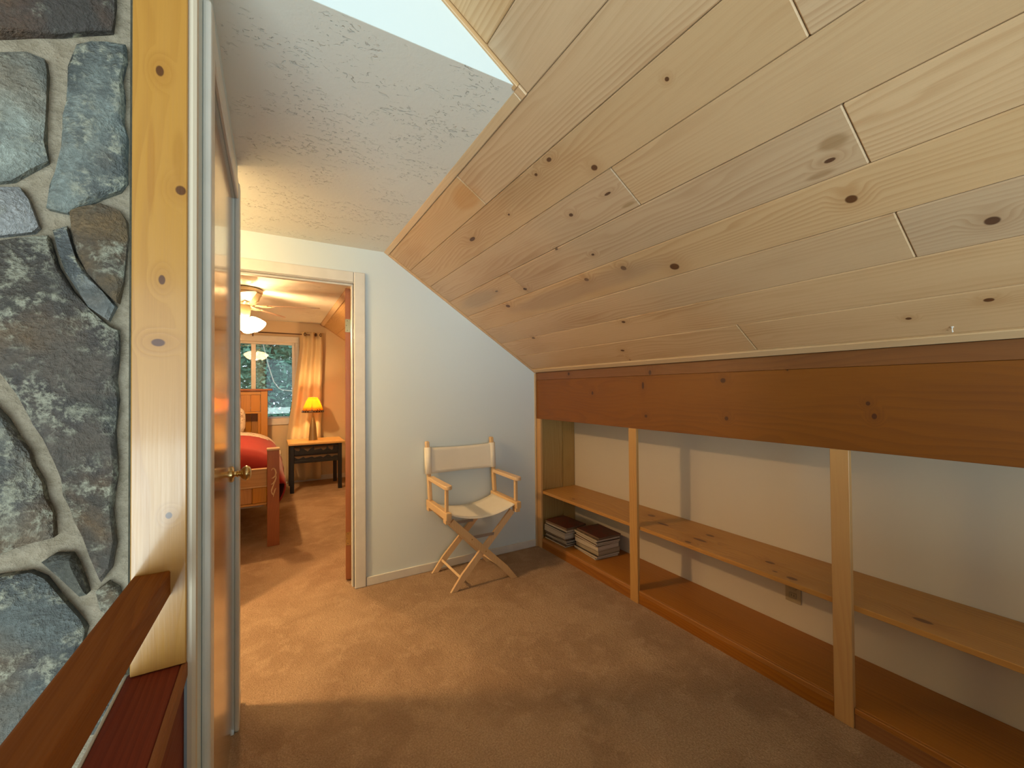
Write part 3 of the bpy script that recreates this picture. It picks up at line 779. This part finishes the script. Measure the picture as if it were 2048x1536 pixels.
# feet are cut level with the floor by starting slightly above it
leg((-0.205, 0.016), (0.232, 0.462), -0.158).build('leg', cw, c)
leg((0.233, 0.016), (-0.228, 0.462), -0.180).build('leg', cw, c)
leg((-0.215, 0.016), (0.222, 0.462), 0.180).build('leg', cw, c)
leg((0.205, 0.016), (-0.220, 0.462), 0.202-0.0435).build('leg', cw, c)
MB().bar((-0.150, -0.148, 0.075), (-0.158, 0.170, 0.075), 0.026, 0.016, (1, 0, 1), 0.002).build('stretcher', cw, c)
MB().bar((0.182, -0.170, 0.068), (0.158, 0.148, 0.068), 0.026, 0.016, (-1, 0, 1), 0.002).build('stretcher', cw, c)
for x in (XA, XB):
    sgn = -1 if x < 0 else 1
    m = MB(); m.box(x-0.019, x+0.019, -0.205, 0.20, 0.478, 0.526, 0.005, 2); m.build('seat_rail', cw, c)
    for ya in (-0.19, 0.150): box(x-0.018, x+0.018, ya, ya+0.045, 0.452, 0.478, 0.002).build('leg_bracket', cw, c)
    MB().bar((x, -0.160, 0.525), (x, -0.160, 0.675), 0.020, 0.026, (0, 1, 0), 0.003).build('arm_post', cw, c)
    MB().bar((x, 0.165, 0.525), (x-0.012*1, 0.195, 0.94), 0.026, 0.034, (0, 1, 0), 0.005).build('back_post', cw, c)
    # rounded arm
    pts = []
    for k in range(9):
        a = PI + PI*k/8; pts.append((x + 0.027*math.cos(a), -0.182 + 0.030*math.sin(a)))
    pts += [(x+0.023, 0.150), (x-0.023, 0.150)]
    MB().prism(pts, 2, 0.672, 0.697, 0.005).build('armrest', cw, c)
# canvas
def back_canvas(u, v):
    a = -0.030 if u < 0 else 0
    x = -0.282 + u*0.552
    z = 0.712 + v*0.186 - 0.010*math.sin(PI*u)*v
    y = 0.173 + (z-0.70)*0.07 + 0.016*math.sin(PI*u) - 0.016
    return (x, y, z)
MB().grid(back_canvas, 24, 8).build('canvas_back', M['canvas'], c, smooth=True, solid=0.003)
for x in (XA-0.008, XB-0.010):
    m = MB()
    m.tube([(x, 0.174, 0.7115), (x-0.006*0, 0.187, 0.898)], 0.0245, 14, False)
    m.build('canvas_sleeve', M['canvas'], c, smooth=True, solid=0.002)
def seat_canvas(u, v):
    x = XA+0.012 + u*(XB-XA-0.024)
    y = -0.178 + v*0.352
    z = 0.510 - (0.058 if True else 0)*math.sin(PI*u)**0.8
    return (x, y, z)
MB().grid(seat_canvas, 24, 6).build('canvas_seat', M['canvas'], c, smooth=True, solid=0.003)
MB().bar((-0.088, -0.169, 0.331), (0.082, -0.1705, 0.331), 0.020, 0.003, (0, 1, 0)).build('steel_brace', M['steel'], c)
MB().bar((-0.088, 0.169, 0.331), (0.082, 0.170, 0.331), 0.020, 0.003, (0, 1, 0)).build('steel_brace', M['steel'], c)
MB().bar((-0.21, 0.140, 0.452), (0.0, 0.144, 0.416), 0.022, 0.003, (0, 1, 0)).build('steel_brace', M['steel'], c)
for (x, z, y) in ((-0.088, 0.327, -0.190), (0.012, 0.230, -0.190), (0.082, 0.333, -0.1675)):
    MB().lathe([(0.005, -0.003), (0.0045, -0.0045), (0.001, -0.006)], (x, y+0.0025, z), 10, 1).build('bolt', M['brass'], c, smooth=True)

# ------------------------------------------------------------------ hall lamp (round the corner)
o = empty('ceiling_lamp', (-0.78, 2.40, ZC))
tag(o, 'small globe ceiling lamp round the corner of the closet wall', 'lamp')
MB().lathe([(0.06, 0), (0.06, -0.015), (0.03, -0.025), (0.02, -0.06), (0.03, -0.07)], (0, 0, 0), 20).build('canopy', M['fan'], o, smooth=True)

# ------------------------------------------------------------------ bedroom: window
wd = empty('window_1', (-0.5, YW, 0.926))
struct(wd, 'white sliding bedroom window looking onto green trees', 'window')
def wb(x0, x1, y0, y1, z0, z1, b=0.003): return box(x0+0.5, x1+0.5, y0-YW, y1-YW, z0-0.926, z1-0.926, b)
tw = M['trimwhite']
wb(-1.36, 0.345, YW-0.016, YW-0.0005, 2.0, 2.085).build('head_casing', tw, wd)
wb(0.296, 0.345, YW-0.016, YW-0.0005, 0.926, 1.999).build('side_casing', tw, wd)
wb(-1.36, -1.301, YW-0.016, YW-0.0005, 0.926, 1.999).build('side_casing', tw, wd)
wb(-1.36, 0.345, YW-0.020, YW-0.0005, 0.835, 0.925).build('sill_apron', tw, wd)
wb(-1.30, 0.295, YW+0.01, YW+0.08, 0.926, 0.950).build('bottom_track', M['steel'], wd)
wb(-1.30, 0.295, YW+0.01, YW+0.08, 1.968, 2.0).build('top_track', tw, wd)
wb(0.258, 0.295, YW+0.01, YW+0.08, 0.951, 1.967).build('stile', tw, wd)
wb(-1.30, -1.263, YW+0.01, YW+0.08, 0.951, 1.967).build('stile', tw, wd)
wb(-0.240, -0.186, YW+0.012, YW+0.07, 0.951, 1.967).build('meeting_stile', tw, wd)
wb(-0.186, 0.258, YW+0.045, YW+0.049, 0.951, 1.967, 0).build('pane', M['glass'], wd)
wb(-1.263, -0.240, YW+0.030, YW+0.034, 0.951, 1.967, 0).build('pane', M['glass'], wd)
# cable outside
m = MB()
m.tube([(-0.15, 6.83, 2.25), (-0.12, 6.90, 2.1), (-0.10, 6.95, 1.98), (-0.04, 7.02, 1.7), (0.03, 7.02, 1.45), (0.09, 7.02, 1.36), (0.13, 7.03, 1.33), (0.5, 7.1, 1.28)], 0.007, 8)
tag(m.build('cable', plain('pale_cable', (0.8, 0.85, 0.82), 0.5), smooth=True), 'pale cable drooping outside the bedroom window', 'cable')

# curtain and rod
o = empty('curtain_rod', (-0.4, 6.60, 2.118))
tag(o, 'dark curtain rod with round finial above the bedroom window', 'rod')
MB().tube([(-0.9, 0, 0), (0.93, 0, 0)], 0.008, 10).build('rod', M['bronze'], o, smooth=True)
MB().lathe([(0.008, 0.93), (0.012, 0.935), (0.019, 0.945), (0.019, 0.957), (0.010, 0.967)], (0, 0, 0), 14, 0).build('finial', M['bronze'], o, smooth=True)
for x in (0.18, -0.5):
    m = MB(); m.box(x-0.006, x+0.006, 0.0, 0.08, -0.008, 0.004); m.box(x-0.008, x+0.008, 0.078, 0.0995, -0.05, 0.02)
    m.build('bracket', M['bronze'], o)
o = empty('curtain', (0.45, 6.58, 0.04))
tag(o, 'cream grommet curtain gathered to one side of the bedroom window', 'curtain')
def cur(u, v):
    z = 0.0 + v*2.115
    zz = z + 0.04
    xl = 0.355 if zz > 1.95 else 0.355 - 0.175*min(1, (1.95-zz)/1.35)
    xr = 0.655 - 0.03*min(1, max(0, 1.95-zz)/1.2)
    x = xl + u*(xr-xl)
    y = 6.598 + 0.030*math.cos(2*PI*2.75*u + 0.4) + 0.006*math.sin(7*zz+5*u)
    return (x-0.45, y-6.58, z)
MB().grid(cur, 60, 20).build('panel', M['curtain'], o, smooth=True, solid=0.003)
for gx in (0.415, 0.555, 0.618):
    m = MB()
    R0, r0 = 0.021, 0.0045
    for i in range(16):
        pass
    path = [(gx-0.45 + R0*math.cos(2*PI*k/16)*0.6, -0.016 + R0*math.cos(2*PI*k/16)*0.5, 2.078 + R0*math.sin(2*PI*k/16)) for k in range(17)]
    m.tube(path, r0, 6)
    m.build('grommet', M['bronze'], o, smooth=True)

# table with cut-out apron
t_ = empty('side_table', (0.525, 6.30, 0))
tag(t_, 'black metal side table with honey wood top below the curtain', 'table')
def tb(x0, x1, y0, y1, z0, z1, b=0.003): return box(x0-0.525, x1-0.525, y0-6.30, y1-6.30, z0, z1, b)
tb(0.182, 0.862, 5.955, 6.545, 0.610, 0.635).build('table_top', M['tabletop'], t_)
for (x, y) in ((0.205, 5.975), (0.775, 5.975), (0.205, 6.475), (0.775, 6.475)):
    tb(x, x+0.047, y, y+0.047, 0.0, 0.609).build('leg', M['black'], t_)
tb(0.253, 0.774, 5.985, 6.005, 0.375, 0.41).build('lower_rail', M['black'], t_)
tb(0.253, 0.774, 5.985, 6.005, 0.585, 0.609).build('upper_rail', M['black'], t_)
tb(0.253, 0.774, 6.000, 6.006, 0.470, 0.490).build('middle_rail', M['black'], t_)
# silhouettes of trees and hills standing on the rails
m = MB()
rg = random.Random(4)
def hill(mb, zb, hmax, seed):
    rr = random.Random(seed)
    top = [(-0.271 + 0.521*k/20, zb + hmax*(0.35 + 0.65*abs(math.sin(k*0.8+seed)))*rr.uniform(.6, 1)) for k in range(21)]
    mb.prism([(-0.271, zb-0.002)] + top + [(0.249, zb-0.002)], 1, -0.308, -0.303)
hill(m, 0.41, 0.055, 2); hill(m, 0.490, 0.085, 5)
for x in (-0.2, -0.05, 0.12, 0.2):
    for k in range(3): m.prism([(x-0.026+k*0.006, 0.50+0.026*k), (x+0.026-k*0.006, 0.50+0.026*k), (x, 0.535+0.026*k)], 1, -0.309, -0.304)
m.build('cutout_panel', M['black'], t_)
tb(0.253, 0.774, 6.010, 6.014, 0.410, 0.585, 0).build('backing_panel', plain('rust_backing', (0.16, 0.095, 0.05), 0.7), t_)
for x in (0.222, 0.792):
    tb(x, x+0.015, 6.023, 6.474, 0.56, 0.609).build('side_rail', M['black'], t_)
    tb(x, x+0.015, 6.023, 6.474, 0.375, 0.41).build('side_rail', M['black'], t_)

# table lamp
lp = empty('table_lamp', (0.495, 6.30, 0.6352))
tag(lp, 'lit table lamp with amber parchment shade of dark pine trees on the side table', 'lamp')
MB().lathe([(0.056, 0), (0.054, 0.03), (0.047, 0.10), (0.044, 0.16), (0.036, 0.22), (0.026, 0.27), (0.016, 0.32), (0.012, 0.40)], (0, 0, 0), 14).build('base', M['lampbase'], lp, smooth=True)
m = MB(); m.lathe([(0.137, 0.385), (0.112, 0.46), (0.083, 0.535), (0.055, 0.585)], (0, 0, 0), 32, cap=False)
sh = m.build('lamp_shade', M['shade'], lp, smooth=True, solid=0.0015)
m = MB(); m.lathe([(0.141, 0.380), (0.135, 0.407)], (0, 0, 0), 32, cap=False)
m.build('trim_band', M['bronze'], sh, smooth=True, solid=0.002)
m = MB()
for k in range(24):
    a = 2*PI*(k+0.5)/24; m.lathe([(0.0045, -0.003), (0.0045, 0.003)], (0.1405*math.cos(a), 0.1405*math.sin(a), 0.393), 6)
m.build('stitching', M['stitch'], sh)['kind'] = 'stuff'
def shade_r(h): return 0.137 - (h-0.385)*0.41 + 0.003
for (a, h0, hh, ww) in ((-1.75, 0.41, 0.095, 0.20), (-1.18, 0.41, 0.05, 0.13), (-0.9, 0.41, 0.045, 0.12), (-2.35, 0.41, 0.045, 0.12), (0.4, 0.41, 0.09, 0.2), (1.6, 0.41, 0.07, 0.2), (2.8, 0.41, 0.09, 0.2)):
    m = MB()
    for k in range(4):
        z0 = h0 + hh*k/4.6; z1 = z0 + hh/2.6; w2 = ww*(1-k*0.22)/2
        P = []
        for (da, z) in ((-w2, z0), (w2, z0), (0, z1)):
            rr = shade_r(z); P.append(m.bm.verts.new((rr*math.cos(a+da), rr*math.sin(a+da), z)))
        m.bm.faces.new(P)
    m.build('tree_motif', M['bronze'], sh, solid=0.001)
MB().lathe([(0.010, 0.40), (0.022, 0.43), (0.022, 0.46), (0.008, 0.485)], (0, 0, 0), 12).build('bulb', M['bulb'], lp, smooth=True)
point('table_bulb', (0.495, 6.30, 0.6352+0.535), 15.0, (1.0, 0.62, 0.25), 0.02)

# bed
b = empty('bed', (-0.70, 5.2, 0))
tag(b, 'honey pine bed with square posts and a tall bookcase headboard', 'bed')
def bb(x0, x1, y0, y1, z0, z1, be=0.003): return box(x0+0.70, x1+0.70, y0-5.2, y1-5.2, z0, z1, be)
W, WX = M['bedwood'], M['bedwood_x']
for x in (-0.031, -1.462):
    p = bb(x, x+0.090, 4.05, 4.14, 0, 0.805).build('post', M['door_red'], b)
    bb(x-0.003, x+0.093, 4.047, 4.143, 0.8052, 0.822).build('post_cap', M['trim_pine_x'], p)
# carved scroll on the near post
m = MB()
def scroll(pts, r):
    m.tube([(x+0.70, 4.047-5.2, z) for x, z in pts], r, 6)
scroll([(0.000, .640), (0.006, .652), (0.018, .655), (0.030, .640), (0.035, .615), (0.030, .59), (0.014, .575), (0.002, .573)], [.003, .004, .005, .006, .007, .007, .005, .002])
scroll([(0.036, .600), (0.034, .570), (0.026, .545), (0.010, .525), (-0.003, .522)], [.002, .005, .007, .006, .002])
scroll([(0.026, .540), (0.012, .505), (0.002, .475), (0.000, .455)], [.003, .005, .006, .003])
scroll([(0.034, .487), (0.026, .470), (0.018, .440), (0.015, .415)], [.003, .006, .005, .002])
scroll([(0.000, .460), (0.006, .445), (0.015, .430)], [.003, .006, .003])
m.build('carved_scroll', M['carve'], b, smooth=True)
bb(-1.371, -0.0315, 4.08, 4.115, 0.50, 0.645).build('footboard_rail', WX, b)
bb(-1.371, -0.0315, 4.072, 4.118, 0.6455, 0.656).build('footboard_cap', M['trim_pine_x'], b)
bb(-1.371, -0.0315, 4.072, 4.118, 0.500, 0.512).build('footboard_moulding', M['trim_pine_x'], b)
x = -1.371
while x < -0.04:
    x1 = min(x+0.112, -0.0315)
    bb(x+0.001, x1-0.001, 4.085, 4.108, 0.368, 0.499, 0.004).build('footboard_slat', W, b)
    x = x1
bb(-1.371, -0.0315, 4.075, 4.116, 0.350, 0.367).build('footboard_rail', WX, b)
for x in (-0.045, -1.43):
    bb(x, x+0.03, 4.141, 6.27, 0.32, 0.46).build('side_rail', W, b)
for k in range(5):
    y = 4.25 + k*0.45
    bb(-1.39, -0.047, y, y+0.07, 0.300, 0.318).build('bed_slat', M['trim_pine_x'], b)
bb(-1.39, -0.055, 4.15, 6.26, 0.319, 0.46, 0.01).build('box_spring', plain('grey_ticking', (0.42, 0.42, 0.42), 0.9), b)
bb(-1.39, -0.055, 4.32, 6.26, 0.461, 0.68, 0.03).build('mattress', mat_cloth('mattress_cloth', (0.7, 0.67, 0.6)), b)
# headboard with cubby
for x in (-0.118, -1.462):
    bb(x, x+0.075, 6.28, 6.52, 0, 1.318).build('headboard_stile', W, b)
bb(-1.51, 0.012, 6.25, 6.54, 1.3185, 1.340).build('headboard_cap', M['door_red'], b)
bb(-1.386, -0.119, 6.30, 6.318, 1.265, 1.317).build('headboard_rail', WX, b)
x = -1.386
while x < -0.12:
    x1 = min(x+0.105, -0.119)
    bb(x+0.001, x1-0.001, 6.31, 6.325, 1.045, 1.264, 0.003).build('headboard_plank', W, b)
    x = x1
bb(-1.386, -0.119, 6.285, 6.33, 1.022, 1.044).build('cubby_rail', M['bedwood_x'], b)
bb(-0.152, -0.119, 6.285, 6.50, 0.70, 1.021).build('cubby_side', W, b)
x = -1.386
while x < -0.155:
    x1 = min(x+0.105, -0.153)
    bb(x+0.001, x1-0.001, 6.49, 6.505, 0.70, 1.021, 0.003).build('cubby_plank', W, b)
    x = x1
bb(-1.386, -0.119, 6.30, 6.32, 0.55, 0.699).build('headboard_rail', WX, b)

# quilt, sheet, pillow
def cover_fn(y0, y1, dz, zf, xr, drop):
    def f(u, v):
        y = y0 + v*(y1-y0)
        # arc across: top then round shoulder then side drop
        t = u
        if t < 0.62:
            x = -1.44 + t/0.62*1.10
            z = 0.800 + dz + 0.03*math.sin(PI*t/0.62)
        elif t < 0.85:
            a = (t-0.62)/0.23*PI/2
            x = -0.34 + (xr+0.34-0.03)*math.sin(a)
            z = 0.800 + dz - 0.20*(1-math.cos(a))
        else:
            k = (t-0.85)/0.15
            x = xr - 0.03 + 0.05*math.sin(k*PI) + 0.012*math.sin(9*y)*k
            z = 0.60 + dz - drop*k
        if v < 0.10:
            q = v/0.10
            y = y0 + 0.12*(1-math.cos(q*PI/2))*(0.1*(y1-y0)/0.12)
            z = z - (z-zf)*(1-math.sin(q*PI/2)) if z > zf else z
        return (x, y, z)
    return f
o = MB().grid(cover_fn(4.155, 5.62, 0.015, 0.50, 0.085, 0.28), 48, 50).build('quilt', M['quilt'], smooth=True, solid=0.012)
tag(o, 'thick dark red quilt spread over the pine bed', 'quilt')
o = MB().grid(cover_fn(5.50, 5.86, 0.022, 0.9, 0.075, 0.12), 48, 10).build('sheet', M['floral'], smooth=True, solid=0.010)
tag(o, 'cream floral sheet folded over the top of the red quilt', 'sheet')
def pillow(u, v):
    a, c_ = u*2*PI, (v-0.5)*PI
    r = math.cos(c_)
    ex = lambda q: math.copysign(abs(q)**0.55, q)
    return (0.33*ex(math.cos(a))*abs(r)**0.55, 0.085*math.sin(c_), 0.205*ex(math.sin(a))*abs(r)**0.55)
o = MB().grid(pillow, 28, 12).build('pillow', M['floral'], None, (-0.605, 6.10, 0.945), (math.radians(-14), 0, 0), smooth=True)
tag(o, 'cream floral pillow leaning against the pine headboard', 'pillow')

# ------------------------------------------------------------------ ceiling fan
fx, fy = -0.235, 4.72
f = empty('ceiling_fan', (fx, fy, 2.30))
tag(f, 'cream ceiling fan with lit glass shades in the bedroom', 'fan')
MB().lathe([(0.150, 0), (0.165, -0.012), (0.165, -0.035), (0.150, -0.045), (0.158, -0.055), (0.145, -0.070), (0.132, -0.115), (0.090, -0.145), (0.075, -0.16)], (0, 0, 0), 28).build('motor_housing', M['fan'], f, smooth=True)
MB().lathe([(0.060, -0.16), (0.068, -0.19), (0.058, -0.25), (0.045, -0.285), (0.02, -0.305)], (0, 0, 0), 20).build('light_fitter', M['fan'], f, smooth=True)
for k in range(5):
    a = math.radians(-12 + 72*k)
    R_ = Matrix.Rotation(a, 4, 'Z')
    m = MB()
    m.tube([(0.10, 0, -0.15), (0.15, 0.03, -0.165), (0.21, 0.035, -0.165), (0.25, 0.0, -0.163), (0.21, -0.035, -0.165), (0.15, -0.03, -0.165), (0.10, 0, -0.15)], 0.007, 6)
    m.box(0.10, 0.27, -0.008, 0.008, -0.168, -0.160)
    bmesh.ops.transform(m.bm, matrix=R_, verts=m.bm.verts)
    bl = m.build('blade_iron', M['fan'], f, smooth=True)
    m = MB()
    pts = [(0.23, -0.05), (0.60, -0.068), (0.66, -0.05), (0.675, 0.0), (0.66, 0.05), (0.60, 0.068), (0.23, 0.05)]
    m.prism(pts, 2, -0.160, -0.153)
    bmesh.ops.rotate(m.bm, verts=m.bm.verts, cent=(0.4, 0, -0.156), matrix=Matrix.Rotation(math.radians(11), 3, 'X'))
    bmesh.ops.transform(m.bm, matrix=R_, verts=m.bm.verts)
    m.build('blade', M['blade'], f)
point('fan_bulbs', (fx, fy, 1.90), 68, (1.0, 0.60, 0.26), 0.025)
for k in range(4):
    a = math.radians(-20 + 90*k)
    cx_, cy_ = 0.062*math.cos(a), 0.062*math.sin(a)
    m = MB(); m.lathe([(0.024, 0), (0.040, -0.020), (0.058, -0.062), (0.072, -0.115), (0.068, -0.124), (0.03, -0.132)], (0, 0, 0), 20)
    o = m.build('glass_shade', M['glow'], f, (cx_, cy_, -0.285), (0, 0, 0), smooth=True)
    o.rotation_euler = Vector((math.cos(a)*0.7, math.sin(a)*0.7, -0.72)).to_track_quat('-Z', 'Y').to_euler()

# ------------------------------------------------------------------ trees outside
def tree(name, label, loc, h, r, n, mat, seed, cone=True, size=0.28):
    rr = random.Random(seed)
    o = empty(name, loc); tag(o, label, 'tree', 'trees outside the bedroom window')
    MB().tube([(0, 0, 0), (0.03, 0, h*0.5), (0, 0, h*0.97)], [0.16, 0.10, 0.02], 8).build('trunk', M['bark'], o, smooth=True)
    vs, fs = [], []
    for i in range(n):
        t = rr.random()**0.8
        z = h*(0.06 + 0.94*t)
        R = r*((1-t)*0.95 + 0.06) if cone else r*math.sqrt(max(0.02, 1-(2*t-1)**2))
        a = rr.uniform(0, 2*PI); q = R*math.sqrt(rr.random())
        p = Vector((q*math.cos(a), q*math.sin(a), z))
        d1 = Vector((rr.gauss(0, 1)+math.cos(a), rr.gauss(0, 1)+math.sin(a), rr.gauss(-.2, .5))).normalized()*size*rr.uniform(.5, 1.2)
        d2 = Vector((rr.gauss(0, 1), rr.gauss(0, 1), rr.gauss(0, .6))).normalized()*size*0.34
        k = len(vs)
        vs += [p-d2, p+d1*0.5-d2*0.4, p+d1, p+d2]
        fs.append((k, k+1, k+2, k+3))
    me = bpy.data.meshes.new('foliage'); me.from_pydata(vs, [], fs); me.materials.append(mat)
    fo = bpy.data.objects.new('foliage', me); COL.objects.link(fo); fo.parent = o; fo['kind'] = 'stuff'
tree('conifer', 'big dark green conifer filling the bedroom window', (-0.1, 11.0, -2.6), 9.5, 2.5, 34000, M['leaf'], 1, True, 0.15)
tree('conifer', 'green conifer half hidden behind the left edge of the window', (-3.1, 15.5, -2.6), 9.0, 2.0, 5000, M['leaf'], 2)
tree('conifer', 'far green conifer behind the curtain side of the window', (3.0, 15.5, -2.6), 9.0, 2.0, 5000, M['leaf'], 3)
tree('broadleaf_tree', 'lighter leafy tree behind the big conifer in the window', (-0.3, 18.5, -2.6), 8.0, 2.2, 6000, M['leaf2'], 4, False)
m = box(-14, 14, 7.0, 30, -2.8, -2.6)
struct(m.build('floor_outside', M['ground']), 'forest ground outside the bedroom', 'ground')
